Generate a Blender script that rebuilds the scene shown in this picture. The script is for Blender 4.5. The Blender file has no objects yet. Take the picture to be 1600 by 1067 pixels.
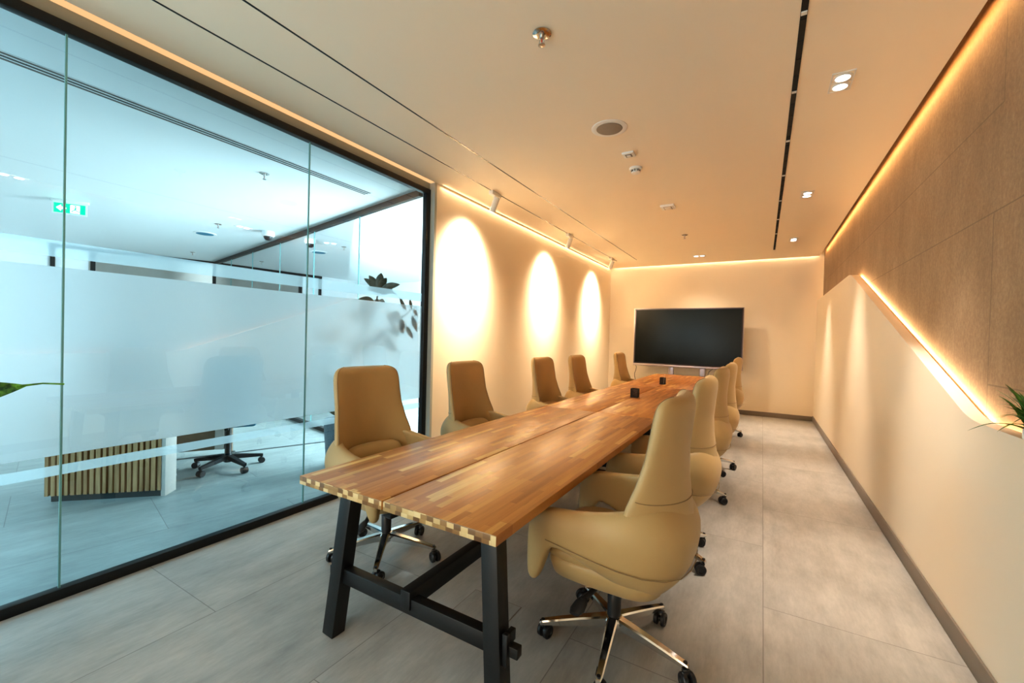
import bpy, bmesh, math, random
from mathutils import Vector, Matrix
random.seed(7)
PI = math.pi
S = bpy.context.scene
COL = S.collection

# ------------------------------------------------------------------ materials
def nodes(name):
    m = bpy.data.materials.new(name); m.use_nodes = True
    nt = m.node_tree; nt.nodes.clear()
    out = nt.nodes.new('ShaderNodeOutputMaterial')
    return m, nt, out
class NB:
    """small node-building helper"""
    def __init__(s, nt): s.nt = nt
    def n(s, t, **k):
        x = s.nt.nodes.new(t)
        for a, b in k.items(): setattr(x, a, b)
        return x
    def put(s, sock, v):
        if isinstance(v, bpy.types.NodeSocket): s.nt.links.new(v, sock)
        else: sock.default_value = v
    def math(s, op, a, b=0.0, c=0.0, clamp=False):
        x = s.n('ShaderNodeMath', operation=op); x.use_clamp = clamp
        s.put(x.inputs[0], a); s.put(x.inputs[1], b)
        s.put(x.inputs[2], c)
        return x.outputs[0]
    def mix(s, f, a, b, blend='MIX'):
        x = s.n('ShaderNodeMix', data_type='RGBA', blend_type=blend)
        s.put(x.inputs[0], f); s.put(x.inputs[6], a); s.put(x.inputs[7], b)
        return x.outputs[2]
    def obj(s): return s.n('ShaderNodeTexCoord').outputs['Object']
    def geo(s): return s.n('ShaderNodeNewGeometry').outputs['Position']
    def sep(s, v):
        x = s.n('ShaderNodeSeparateXYZ'); s.put(x.inputs[0], v); return x.outputs
    def comb(s, a, b, c):
        x = s.n('ShaderNodeCombineXYZ'); s.put(x.inputs[0], a); s.put(x.inputs[1], b); s.put(x.inputs[2], c); return x.outputs[0]
    def scale(s, v, sc):
        x = s.n('ShaderNodeMapping'); s.put(x.inputs['Vector'], v); x.inputs['Scale'].default_value = sc; return x.outputs[0]
    def noise(s, v, sc=5.0, det=4.0, rough=.55):
        x = s.n('ShaderNodeTexNoise'); s.put(x.inputs['Vector'], v)
        x.inputs['Scale'].default_value = sc; x.inputs['Detail'].default_value = det; x.inputs['Roughness'].default_value = rough
        return x.outputs[0]
    def white(s, v):
        x = s.n('ShaderNodeTexWhiteNoise', noise_dimensions='3D'); s.put(x.inputs['Vector'], v); return x.outputs[0]
    def ramp(s, f, stops):
        x = s.n('ShaderNodeValToRGB'); s.put(x.inputs[0], f); e = x.color_ramp.elements
        while len(e) < len(stops): e.new(0.5)
        for i, (p, c) in enumerate(stops): e[i].position = p; e[i].color = (*c, 1)
        return x.outputs[0]
    def bump(s, h, st=.1, d=.01):
        x = s.n('ShaderNodeBump'); s.put(x.inputs['Height'], h); x.inputs['Strength'].default_value = st; x.inputs['Distance'].default_value = d
        return x.outputs[0]
    def bsdf(s, col, rough=.5, metal=0.0, normal=None, **k):
        x = s.n('ShaderNodeBsdfPrincipled')
        s.put(x.inputs['Base Color'], col if isinstance(col, bpy.types.NodeSocket) else (*col, 1))
        s.put(x.inputs['Roughness'], rough); s.put(x.inputs['Metallic'], metal)
        if normal is not None: s.put(x.inputs['Normal'], normal)
        for a, b in k.items(): s.put(x.inputs[a.replace('_', ' ')], b)
        return x.outputs[0]
def mat(name, col, rough=.5, metal=0.0, vary=.06, nscale=8.0, bump=0.0, bscale=200.0, **k):
    m, nt, out = nodes(name); b = NB(nt)
    co = b.obj()
    f = b.noise(co, nscale)
    lo = tuple(c*(1-vary) for c in col); hi = tuple(min(1, c*(1+vary)) for c in col)
    c = b.mix(f, (*lo, 1), (*hi, 1))
    nr = b.bump(b.noise(co, bscale, 2), bump, .002) if bump else None
    b.put(out.inputs[0], b.bsdf(c, rough, metal, nr, **k))
    return m
def emit(name, col, st):
    m, nt, out = nodes(name); e = nt.nodes.new('ShaderNodeEmission')
    e.inputs[0].default_value = (*col, 1); e.inputs[1].default_value = st
    nt.links.new(e.outputs[0], out.inputs[0]); return m

M = {}
M['paint'] = mat('wall_paint', (.87, .76, .61), .65, vary=.015, nscale=2, bump=.05, bscale=120)
M['header'] = mat('header_paint', (.26, .28, .25), .6, vary=.02)
M['jamb'] = mat('jamb_paint', (.44, .45, .41), .6, vary=.02)
M['ceil'] = mat('ceiling_paint', (.85, .745, .60), .7, vary=.012, nscale=1.5)
M['office_white'] = mat('office_white_paint', (.83, .86, .87), .6, vary=.01, nscale=2)
M['office_grey'] = mat('office_grey_wall', (.55, .52, .48), .7, vary=.05)
M['black'] = mat('black_steel', (.016, .017, .018), .42, .3, vary=.1, bump=.05)
M['blackwood'] = mat('black_stained_wood', (.007, .008, .009), .42, vary=.3, nscale=30, bump=.12, bscale=90)
M['plastic'] = mat('black_plastic', (.018, .018, .02), .35, vary=.1)
M['chrome'] = mat('polished_aluminium', (.72, .71, .69), .12, 1.0, vary=.03)
M['steel'] = mat('brushed_steel', (.5, .49, .47), .3, 1.0)
M['white'] = mat('white_plastic', (.78, .76, .72), .4, vary=.02)
M['whitemetal'] = mat('white_metal', (.72, .70, .67), .4, vary=.02)
M['slotblack'] = mat('slot_black', (.006, .006, .006), .8, vary=.05)
M['screwgrey'] = mat('grey_grille', (.23, .20, .17), .6, vary=.1, nscale=60)
M['skirt'] = mat('taupe_skirting', (.21, .175, .145), .45, vary=.08, nscale=6)
M['seal'] = mat('silicone_joint', (.16, .36, .36), .3)
M['soil'] = mat('potting_soil', (.03, .02, .015), .9, bump=.5, bscale=60)
M['cable'] = mat('pale_cable', (.6, .66, .68), .5)
M['green'] = emit('exit_green', (.0, .62, .20), 1.15)
M['signwhite'] = emit('exit_white', (.9, 1, .95), 1.3)
M['lamp'] = emit('lamp_glow', (1, .94, .88), 4)
M['lamp_small'] = emit('lamp_glow_soft', (1, .97, .93), 2.5)
M['led'] = emit('led_warm', (1, .53, .20), 2.2)
M['covestrip'] = emit('cove_peach', (1, .57, .27), .33)
M['led_hot'] = emit('led_slot', (1, .62, .30), 5)

def leather():
    m, nt, out = nodes('tan_leather'); b = NB(nt); co = b.obj()
    c = b.mix(b.noise(co, 5, 3), (.44, .30, .132, 1), (.51, .35, .158, 1))
    v = b.n('ShaderNodeTexVoronoi'); b.put(v.inputs['Vector'], co); v.inputs['Scale'].default_value = 420
    b.put(out.inputs[0], b.bsdf(c, .48, 0, b.bump(v.outputs[0], .12, .0015), Sheen_Weight=.08)); return m
M['leather'] = leather()
M['seam'] = mat('leather_seam', (.27, .185, .09), .6)

def floor_mat(name, x0, y0, tint):
    """large rectangular porcelain tiles, half bond, 0.755 x 1.5 m"""
    m, nt, out = nodes(name); b = NB(nt); co = b.obj(); x, y, z = b.sep(co)
    u = b.math('DIVIDE', b.math('SUBTRACT', x, x0), .7533)
    col = b.math('FLOOR', u); fu = b.math('FRACT', u)
    odd = b.math('FLOORED_MODULO', col, 2.0)
    v = b.math('DIVIDE', b.math('SUBTRACT', y, b.math('MULTIPLY_ADD', odd, .75, y0)), 1.5)
    row = b.math('FLOOR', v); fv = b.math('FRACT', v)
    du = b.math('MULTIPLY', b.math('MINIMUM', fu, b.math('SUBTRACT', 1.0, fu)), .7533)
    dv = b.math('MULTIPLY', b.math('MINIMUM', fv, b.math('SUBTRACT', 1.0, fv)), 1.5)
    d = b.math('MINIMUM', du, dv)
    joint = b.math('LESS_THAN', d, .0022)
    r = b.white(b.comb(col, row, 1.0))
    off = b.comb(b.math('MULTIPLY', r, 30.0), b.math('MULTIPLY', r, 17.0), 0.0)
    va = b.n('ShaderNodeVectorMath', operation='ADD'); b.put(va.inputs[0], co); b.put(va.inputs[1], off)
    st = b.noise(b.scale(va.outputs[0], (5.5, 1.6, 1)), 1.6, 8, .62)
    fine = b.noise(b.scale(va.outputs[0], (30, 6, 1)), 2.2, 4, .7)
    blot = b.noise(va.outputs[0], 2.2, 5, .6)
    f = b.math('ADD', b.math('MULTIPLY', st, .5), b.math('ADD', b.math('MULTIPLY', fine, .2), b.math('MULTIPLY', blot, .3)))
    t = tint
    c = b.ramp(f, [(.34, (.27*t[0], .265*t[1], .25*t[2])), (.5, (.385*t[0], .375*t[1], .355*t[2])), (.66, (.50*t[0], .485*t[1], .455*t[2]))])
    c = b.mix(b.math('MULTIPLY', joint, .6), c, (.13, .12, .11, 1))
    rough = b.math('MULTIPLY_ADD', st, .25, .30)
    h = b.math('SUBTRACT', b.math('MULTIPLY', fine, .15), joint)
    b.put(out.inputs[0], b.bsdf(c, rough, 0, b.bump(h, .25, .002))); return m
M['floor'] = floor_mat('porcelain_floor', .04, 1.04, (1, 1, 1))
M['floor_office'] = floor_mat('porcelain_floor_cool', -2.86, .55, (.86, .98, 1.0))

def stone_mat():
    """brown stone-look panels with fine joints (object space = world)"""
    m, nt, out = nodes('brown_stone_panel'); b = NB(nt); co = b.obj(); x, y, z = b.sep(co)
    f1 = b.noise(b.scale(co, (1, 1.7, .9)), 2.0, 9, .68)
    f2 = b.noise(b.scale(co, (1, 1.2, 1)), 46, 5, .75)
    f3 = b.noise(b.scale(co, (1, 9, 1.1)), 5, 5, .7)
    f = b.math('ADD', b.math('MULTIPLY', f1, .45), b.math('ADD', b.math('MULTIPLY', f2, .45), b.math('MULTIPLY', f3, .10)))
    c = b.ramp(f, [(.33, (.13, .084, .052)), (.5, (.215, .145, .092)), (.68, (.33, .235, .155))])
    def seg(horizontal, p, a0, a1, w=.0035):
        q, s_ = (z, y) if horizontal else (y, z)
        k = b.math('LESS_THAN', b.math('ABSOLUTE', b.math('SUBTRACT', q, p)), w)
        k = b.math('MULTIPLY', k, b.math('GREATER_THAN', s_, a0))
        return b.math('MULTIPLY', k, b.math('LESS_THAN', s_, a1))
    js = [seg(True, 2.44, 2.70, 9.2), seg(True, 1.97, -2, 9.2), seg(True, 1.19, -2, 2.76),
          seg(False, 2.70, 2.44, 3.1), seg(False, 5.28, 1.0, 1.97), seg(False, 3.28, 1.0, 1.30), seg(False, 3.78, 1.2, 1.97), seg(False, 2.76, .9, 1.97),
          seg(False, 7.8, 1.97, 2.44), seg(False, 5.7, 2.44, 3.1)]
    j = js[0]
    for k in js[1:]: j = b.math('MAXIMUM', j, k)
    c = b.mix(b.math('MULTIPLY', j, .55), c, (.07, .045, .03, 1))
    h = b.math('SUBTRACT', b.math('MULTIPLY', f2, .5), j)
    b.put(out.inputs[0], b.bsdf(c, .55, 0, b.bump(h, .22, .003))); return m
M['stone'] = stone_mat()

def block_mat():
    """acacia butcher block: staggered staves along Y, end grain on the short ends"""
    m, nt, out = nodes('acacia_butcher_block'); b = NB(nt); co = b.obj(); x, y, z = b.sep(co)
    w = .029
    colf = b.math('DIVIDE', b.math('ADD', x, 5.0), w); col = b.math('FLOOR', colf)
    lay = b.math('FLOOR', b.math('DIVIDE', z, .0125))
    lay = b.math('MULTIPLY', lay, b.math('LESS_THAN', b.math('ABSOLUTE', z), .0165))  # inner layers show on the ends only
    isin = b.n('ShaderNodeNewGeometry'); nx, ny, nz = b.sep(isin.outputs['Normal'])
    endf = b.math('GREATER_THAN', b.math('ABSOLUTE', ny), .7)
    layer = b.math('MULTIPLY', endf, b.math('FLOOR', b.math('DIVIDE', b.math('ADD', z, 1.0), .0172)))
    colx = b.math('FLOOR', b.math('MULTIPLY_ADD', b.white(b.comb(layer, 3.3, 1.7)), endf, colf))
    r1 = b.white(b.comb(colx, 7.1, layer))
    ln = b.math('MULTIPLY_ADD', r1, .30, .22)
    rowf = b.math('ADD', b.math('DIVIDE', b.math('ADD', y, 9.0), ln), b.math('MULTIPLY', r1, 13.7))
    row = b.math('FLOOR', rowf)
    r = b.white(b.comb(colx, row, layer))
    va = b.n('ShaderNodeVectorMath', operation='ADD'); b.put(va.inputs[0], co); b.put(va.inputs[1], b.comb(b.math('MULTIPLY', r, 11.0), b.math('MULTIPLY', r, 29.0), r))
    grain = b.noise(b.scale(va.outputs[0], (55, 3.2, 30)), 1.0, 6, .65)
    knots = b.noise(b.scale(va.outputs[0], (9, 2.6, 4)), 1.6, 3, .5)
    c = b.ramp(r, [(.0, (.34, .130, .030)), (.22, (.43, .175, .042)), (.55, (.50, .215, .053)), (.82, (.56, .26, .070)), (.91, (.62, .33, .10)), (.98, (.78, .52, .20))])
    c = b.mix(b.math('MULTIPLY', b.math('SUBTRACT', grain, .38, clamp=True), 1.6), c, b.mix(1.0, c, (.62, .52, .42, 1), 'MULTIPLY'))
    c = b.mix(b.math('MULTIPLY', b.math('GREATER_THAN', knots, .70), .45), c, (.10, .045, .018, 1))
    ce = b.ramp(r, [(0, (.12, .060, .024)), (.45, (.26, .145, .055)), (.68, (.36, .23, .09)), (.74, (.58, .42, .20)), (1, (.66, .52, .28))])
    c = b.mix(endf, c, ce)
    fc = b.math('FRACT', colf); fr = b.math('FRACT', rowf)
    edge = b.math('MAXIMUM', b.math('LESS_THAN', fc, .022), b.math('LESS_THAN', fr, .0035))
    c = b.mix(b.math('MULTIPLY', edge, .35), c, (.12, .05, .018, 1))
    b.put(out.inputs[0], b.bsdf(c, b.math('MULTIPLY_ADD', grain, .14, .30), 0, b.bump(grain, .06, .001), Coat_Weight=.06, Coat_Roughness=.25)); return m
M['block'] = block_mat()

def slat_wood():
    m, nt, out = nodes('oak_slat_wood'); b = NB(nt); co = b.obj()
    g = b.noise(b.scale(co, (40, 40, 2.5)), 1, 6, .6)
    c = b.ramp(g, [(.3, (.38, .19, .08)), (.6, (.66, .38, .18)), (.8, (.78, .50, .26))])
    b.put(out.inputs[0], b.bsdf(c, .5)); return m
M['oak'] = slat_wood()
M['darkoak'] = mat('brown_veneer', (.13, .085, .055), .5, vary=.25, nscale=12)
M['grey_lam'] = mat('pale_laminate', (.66, .60, .55), .5, vary=.08, nscale=14)
M['plinth'] = mat('dark_plinth', (.05, .055, .055), .4)
M['desktop'] = mat('grey_brown_desktop', (.16, .14, .12), .4)
M['meshback'] = mat('blue_grey_fabric', (.04, .22, .33), .8, bump=.3, bscale=300)
M['terrazzo'] = mat('speckled_planter', (.16, .19, .21), .7, vary=.55, nscale=90)

def glass_clear():  # thin pane: tint plus mirror-like Fresnel reflection
    m, nt, out = nodes('clear_partition_glass'); b = NB(nt)
    t = b.n('ShaderNodeBsdfTransparent'); t.inputs[0].default_value = (.66, .865, .92, 1)
    g = b.n('ShaderNodeBsdfGlossy'); g.inputs['Roughness'].default_value = 0.0; g.inputs[0].default_value = (1, 1, 1, 1)
    f = b.n('ShaderNodeFresnel'); f.inputs[0].default_value = 1.5
    k = b.math('MULTIPLY', f.outputs[0], 1.9, clamp=True)
    mx = b.n('ShaderNodeMixShader'); b.put(mx.inputs[0], k); b.put(mx.inputs[1], t.outputs[0]); b.put(mx.inputs[2], g.outputs[0])
    b.put(out.inputs[0], mx.outputs[0]); return m
M['glass'] = glass_clear()
def glass_far():
    m, nt, out = nodes('far_partition_glass'); b = NB(nt)
    t = b.n('ShaderNodeBsdfTransparent'); t.inputs[0].default_value = (.93, .98, .985, 1)
    g = b.n('ShaderNodeBsdfGlossy'); g.inputs['Roughness'].default_value = 0.0
    f = b.n('ShaderNodeFresnel'); f.inputs[0].default_value = 1.12
    mx = b.n('ShaderNodeMixShader'); b.put(mx.inputs[0], f.outputs[0]); b.put(mx.inputs[1], t.outputs[0]); b.put(mx.inputs[2], g.outputs[0])
    b.put(out.inputs[0], mx.outputs[0]); return m
M['glass_far'] = glass_far()
def frost():
    m, nt, out = nodes('frosted_film'); b = NB(nt)
    r = b.n('ShaderNodeBsdfRefraction', distribution='GGX'); r.inputs[0].default_value = (1, 1, 1, 1)
    r.inputs['Roughness'].default_value = .42; r.inputs['IOR'].default_value = 1.22
    t = b.n('ShaderNodeBsdfTranslucent'); t.inputs[0].default_value = (1, .95, .93, 1)
    mx = b.n('ShaderNodeMixShader'); mx.inputs[0].default_value = .36
    b.put(mx.inputs[1], r.outputs[0]); b.put(mx.inputs[2], t.outputs[0])
    d = b.n('ShaderNodeBsdfDiffuse'); d.inputs[0].default_value = (.95, .95, .95, 1)
    m2 = b.n('ShaderNodeMixShader'); m2.inputs[0].default_value = .07; b.put(m2.inputs[1], mx.outputs[0]); b.put(m2.inputs[2], d.outputs[0])
    b.put(out.inputs[0], m2.outputs[0]); return m
M['frost'] = frost()
def frost_strip():
    m, nt, out = nodes('frosted_strip'); b = NB(nt)
    t = b.n('ShaderNodeBsdfTransparent'); t.inputs[0].default_value = (.9, .95, .96, 1)
    r = b.n('ShaderNodeBsdfTranslucent'); r.inputs[0].default_value = (.9, .95, .96, 1)
    mx = b.n('ShaderNodeMixShader'); mx.inputs[0].default_value = .55
    b.put(mx.inputs[1], t.outputs[0]); b.put(mx.inputs[2], r.outputs[0])
    b.put(out.inputs[0], mx.outputs[0]); return m
M['strip'] = frost_strip()

def leaf_mat(name, c1, c2, under=None, rough=.35, stripes=0):
    m, nt, out = nodes(name); b = NB(nt); co = b.obj()
    f = b.noise(b.scale(co, (6, 6, 6)), 3 if not stripes else stripes, 4, .6)
    c = b.ramp(f, [(.40, c1), (.60, c2)])
    if under:
        pass
    b.put(out.inputs[0], b.bsdf(c, rough)); return m
M['ficus'] = leaf_mat('rubber_leaf', (.075, .070, .040), (.15, .125, .075), (.26, .18, .11))
M['dieff'] = leaf_mat('variegated_leaf', (.006, .06, .018), (.16, .42, .05), rough=.3, stripes=3.5)
M['blade'] = leaf_mat('grass_blade', (.02, .08, .012), (.07, .20, .03))
M['stem'] = mat('green_stem', (.10, .14, .05), .6)
M['bark'] = mat('brown_stem', (.12, .085, .05), .8)

def screen_mat():
    m, nt, out = nodes('dark_screen'); b = NB(nt)
    b.put(out.inputs[0], b.bsdf(b.mix(b.noise(b.obj(), 3), (.005, .007, .007, 1), (.008, .010, .010, 1)), .20, Specular_IOR_Level=.12)); return m
M['screen'] = screen_mat()
M['bezel'] = mat('dark_bezel', (.05, .045, .06), .35, .6)
M['bezel_l'] = mat('silver_bezel', (.45, .40, .43), .35, .8)
M['meshcup'] = mat('black_wire_mesh', (.02, .017, .014), .5, .4)

# ------------------------------------------------------------------ geometry helpers
def link(name, me, m=None, parent=None):
    o = bpy.data.objects.new(name, me); COL.objects.link(o)
    if m is not None: me.materials.append(m)
    if parent is not None: o.parent = parent
    return o
def finish(name, bm, m, parent=None, smooth=True, ang=40):
    bmesh.ops.recalc_face_normals(bm, faces=bm.faces[:])
    me = bpy.data.meshes.new(name); bm.to_mesh(me); bm.free()
    if smooth:
        for p in me.polygons: p.use_smooth = True
        me.set_sharp_from_angle(angle=math.radians(ang))
    return link(name, me, m, parent)
def tag(o, label=None, cat=None, group=None, kind=None):
    if label: o['label'] = label
    if cat: o['category'] = cat
    if group: o['group'] = group
    if kind: o['kind'] = kind
    return o
def empty(name, loc=(0, 0, 0), rz=0.0):
    o = bpy.data.objects.new(name, None); COL.objects.link(o); o.location = loc; o.rotation_euler = (0, 0, rz)
    o.empty_display_size = .1
    return o
def struct(o): o['kind'] = 'structure'; return o
def box(bm, x0, x1, y0, y1, z0, z1, bev=0.0, mtx=None):
    r = bmesh.ops.create_cube(bm, size=1.0, matrix=Matrix.Translation(((x0+x1)/2, (y0+y1)/2, (z0+z1)/2)) @ Matrix.Diagonal((x1-x0, y1-y0, z1-z0, 1)))
    vs = r['verts']
    if bev:
        es = list({e for v in vs for e in v.link_edges})
        rr = bmesh.ops.bevel(bm, geom=es, offset=bev, segments=2, affect='EDGES', profile=.5)
        vs = list({v for f in rr['faces'] for v in f.verts} | {v for v in vs if v.is_valid})
    if mtx is not None: bmesh.ops.transform(bm, matrix=mtx, verts=[v for v in vs if v.is_valid])
    return vs
def boxobj(name, dims, m, parent=None, bev=0.0):
    bm = bmesh.new(); box(bm, *dims, bev=bev); return finish(name, bm, m, parent)
def loft(bm, rings, cap=True, closed=True):
    vr = [[bm.verts.new(p) for p in r] for r in rings]
    n = len(vr[0])
    for a, b_ in zip(vr, vr[1:]):
        for i in range(n if closed else n-1):
            j = (i+1) % n
            bm.faces.new((a[i], a[j], b_[j], b_[i]))
    if cap and closed:
        bm.faces.new(vr[0][::-1]); bm.faces.new(vr[-1])
    return vr
def tube(bm, pts, r, seg=8, cap=True):
    pts = [Vector(p) for p in pts]; rs = r if isinstance(r, (list, tuple)) else [r]*len(pts)
    rings = []; up = None
    for i, p in enumerate(pts):
        d = (pts[min(i+1, len(pts)-1)] - pts[max(i-1, 0)]).normalized()
        if up is None: up = d.orthogonal().normalized()
        else: up = (up - d*up.dot(d)).normalized()
        w = d.cross(up)
        rings.append([p + (up*math.cos(2*PI*k/seg) + w*math.sin(2*PI*k/seg))*rs[i] for k in range(seg)])
    loft(bm, rings, cap)
def lathe(bm, prof, seg=24, c=(0, 0, 0), mtx=None):
    rings = [[Vector((c[0]+r*math.cos(2*PI*k/seg), c[1]+r*math.sin(2*PI*k/seg), c[2]+z)) for k in range(seg)] for r, z in prof]
    if mtx is not None: rings = [[mtx @ p for p in r] for r in rings]
    loft(bm, rings)
def beam(bm, a, b_, w, h, w2=None, h2=None, roll_up=(0, 0, 1), bev=0.0):
    """rectangular bar from a to b, width w (sideways) and height h"""
    a, b_ = Vector(a), Vector(b_); d = (b_-a).normalized(); s = d.cross(Vector(roll_up)).normalized(); u = s.cross(d)
    w2 = w2 or w; h2 = h2 or h
    R = lambda p, w_, h_: [p + s*w_/2*i + u*h_/2*j for i, j in ((-1, -1), (1, -1), (1, 1), (-1, 1))]
    vr = loft(bm, [R(a, w, h), R(b_, w2, h2)])
    if bev:
        es = list({e for r in vr for v in r for e in v.link_edges})
        bmesh.ops.bevel(bm, geom=es, offset=bev, segments=2, affect='EDGES', profile=.5)
def prism(bm, poly, a0, a1, axis='x'):
    f = {'x': lambda p, a: (a, p[0], p[1]), 'y': lambda p, a: (p[0], a, p[1]), 'z': lambda p, a: (p[0], p[1], a)}[axis]
    loft(bm, [[Vector(f(p, a0)) for p in poly], [Vector(f(p, a1)) for p in poly]])
def copy_tree(o, parent=None):
    c = o.copy(); COL.objects.link(c)
    if parent is not None: c.parent = parent
    for ch in list(o.children): copy_tree(ch, c)
    return c
def lerp_table(t, z):
    if z <= t[0][0]: return t[0][1:]
    for a, b_ in zip(t, t[1:]):
        if z <= b_[0]:
            k = (z-a[0])/(b_[0]-a[0]); k = k*k*(3-2*k) if False else k
            return [p+(q-p)*k for p, q in zip(a[1:], b_[1:])]
    return t[-1][1:]

# ------------------------------------------------------------------ camera
cam = bpy.data.cameras.new('camera'); co = bpy.data.objects.new('camera', cam); COL.objects.link(co)
f_, yaw, pit, rol = 664.9, .5319, -.01124, .02551
fwd = Vector((-math.sin(yaw)*math.cos(pit), math.cos(yaw)*math.cos(pit), math.sin(pit)))
rt = Vector((math.cos(yaw), math.sin(yaw), 0)); up = rt.cross(fwd)
r2 = rt*math.cos(rol)+up*math.sin(rol); u2 = up*math.cos(rol)-rt*math.sin(rol)
co.matrix_world = Matrix(((r2.x, u2.x, -fwd.x, 0), (r2.y, u2.y, -fwd.y, 0), (r2.z, u2.z, -fwd.z, 1.352), (0, 0, 0, 1)))
cam.sensor_width = 36; cam.lens = f_/1600*36; cam.clip_start = .05
S.camera = co

# ------------------------------------------------------------------ room shell
XL, XR, YB, CZ, GX = -2.893, .80, 9.11, 2.89, -2.97
Y0 = -2.2
struct(boxobj('floor', (-3.0, .95, Y0, YB+.1, -.08, 0), M['floor']))
struct(boxobj('wall_left', (-3.06, XL, 3.335, YB+.1, 0, 3.1), M['paint']))
struct(boxobj('wall_back', (-3.06, 1.05, YB, YB+.12, 0, 3.1), M['paint']))
struct(boxobj('wall_rear', (-3.06, 1.05, Y0-.1, Y0, 0, 3.1), M['paint']))
# right wall: lower leaf with a slanting top edge, brown stone leaf behind it
def fillet(poly, radii, n=7):
    out = []
    for i, p in enumerate(poly):
        r = radii[i]
        if not r: out.append(p); continue
        a = Vector(poly[i-1]) - Vector(p); b_ = Vector(poly[(i+1) % len(poly)]) - Vector(p)
        a.normalize(); b_.normalize(); P = Vector(p)
        for k in range(n+1):
            t = k/n; out.append(tuple((1-t)**2*(P+a*r) + 2*t*(1-t)*P + t*t*(P+b_*r)))
    return out
low = [(Y0, 0), (YB, 0), (YB, 2.115), (5.82, 2.125), (2.66, 1.036), (Y0, 1.036)]
bm = bmesh.new(); prism(bm, fillet(low, [0, 0, 0, .16, .12, 0], 10), XR, XR+.06, 'x')
struct(finish('wall_right', bm, M['paint'], ang=30))
struct(boxobj('wall_right_panelled', (XR+.085, 1.0, Y0, YB, 0, 3.1), M['stone']))
struct(boxobj('trim_1', (XR+.06, XR+.085, Y0, YB, 0, .96), M['paint']))
# ceiling with cove gaps left, right and back
bm = bmesh.new()
box(bm, XL, XR+.015, Y0, YB-.03, CZ, CZ+.025)
struct(finish('ceiling', bm, M['ceil']))
struct(boxobj('ceiling_upper', (-3.06, 1.0, Y0, YB+.1, 3.04, 3.10), M['ceil']))
struct(boxobj('trim_2', (-2.995, -2.962, Y0, 3.335, 2.823, 3.04), M['header']))           # header over the glass
struct(boxobj('trim_3', (-2.962, -2.895, Y0, 3.335, 2.893, 2.90), M['covestrip']))        # glowing cove bottom above the glass
struct(boxobj('baseboard_right', (XR-.012, XR, Y0, YB, 0, .095), M['skirt'], bev=.002))
struct(boxobj('baseboard_back', (XL, XR-.012, YB-.012, YB, 0, .085), M['skirt'], bev=.002))
struct(boxobj('baseboard_left', (XL, XL+.012, 3.34, YB-.012, 0, .085), M['skirt'], bev=.002))
struct(boxobj('trim_4', (-2.962, XL+.001, 3.305, 3.3355, 0, CZ), M['jamb']))
# shadow grooves in the ceiling
for nm, gx, y1 in (('trim_5', -2.13, 8.27), ('trim_6', -2.51, 8.25)):
    struct(boxobj(nm, (gx-.006, gx+.006, Y0, y1, CZ-.0015, CZ+.01), M['black']))

# ------------------------------------------------------------------ glass partition (window_1)
w1 = struct(empty('window_1', (GX, 1.3, 0)))
def ch(name, dims, m, bev=0.0):
    x0, x1, y0, y1, z0, z1 = dims
    return boxobj(name, (x0-GX, x1-GX, y0-1.3, y1-1.3, z0, z1), m, w1, bev)
bm = bmesh.new()
for d in ((-2.995, -2.945, Y0, 3.305, 0, .052), (-2.995, -2.945, Y0, 3.305, 2.772, 2.823), (-2.995, -2.945, 3.245, 3.305, .052, 2.772)):
    box(bm, d[0]-GX, d[1]-GX, d[2]-1.3, d[3]-1.3, d[4], d[5], bev=.002)
finish('window_frame', bm, M['black'], w1)
ys = [Y0, -.615, .683, 1.98, 3.245]
for a, b_ in zip(ys, ys[1:]):
    bm = bmesh.new(); vs = [bm.verts.new((0, y-1.3, z)) for y, z in ((a+.004, .052), (b_-.004, .052), (b_-.004, 2.772), (a+.004, 2.772))]
    bm.faces.new(vs); finish('glass_pane', bm, M['glass'], w1, False)
    ch('frosted_film', (GX-.010, GX-.006, a+.004, b_-.004, .711, 1.636), M['frost'])
    for z0, z1 in ((1.684, 1.763), (.612, .662)):
        bm = bmesh.new(); vs = [bm.verts.new((-.008, y-1.3, z)) for y, z in ((a+.004, z0), (b_-.004, z0), (b_-.004, z1), (a+.004, z1))]
        bm.faces.new(vs); finish('frosted_strip', bm, M['strip'], w1, False)
for y in ys[1:-1]:
    ch('glass_joint', (GX-.006, GX+.004, y-.004, y+.004, .052, 2.772), M['seal'])

# ------------------------------------------------------------------ neighbouring office (turned about 12 degrees)
A = math.radians(-12.2)
dX = Vector((math.cos(A), math.sin(A), 0)); dY = Vector((-math.sin(A), math.cos(A), 0))   # office axes
corner = Vector((-10.51, 4.775, 0)); near = Vector((-3.065, 3.29, 0))
bm = bmesh.new(); box(bm, -16, -3.0, -4, 12, -.08, 0)
of = struct(finish('floor_office', bm, M['floor_office']))
# rotate texture space: object rotated, mesh counter-rotated so the slab edge stays on x = -3
of.data.transform(Matrix.Rotation(-A, 4, 'Z')); of.rotation_euler = (0, 0, A)
OZ = 2.835
struct(boxobj('ceiling_office', (-16, -3.0, -4, 12, OZ, OZ+.06), M['office_white']))
struct(boxobj('wall_office_rear', (-16, -3.0, -4.1, -4, 0, CZ), M['office_white']))
struct(boxobj('wall_office_beyond', (-16, -3.06, 9.0, 9.1, 0, CZ), M['office_white']))
def slab(name, p, q, z0, z1, th, m, parent=None):
    bm = bmesh.new(); p, q = Vector(p), Vector(q); beam(bm, (p.x, p.y, (z0+z1)/2), (q.x, q.y, (z0+z1)/2), th, z1-z0)
    return finish(name, bm, m, parent, False)
farn = Vector((.28, .96, 0)).normalized()
L = lambda s: corner + farn*s
struct(slab('wall_office_left', L(-7.5)-dX*.06, L(-2.47)-dX*.06, 0, CZ, .10, M['office_white']))
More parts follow.
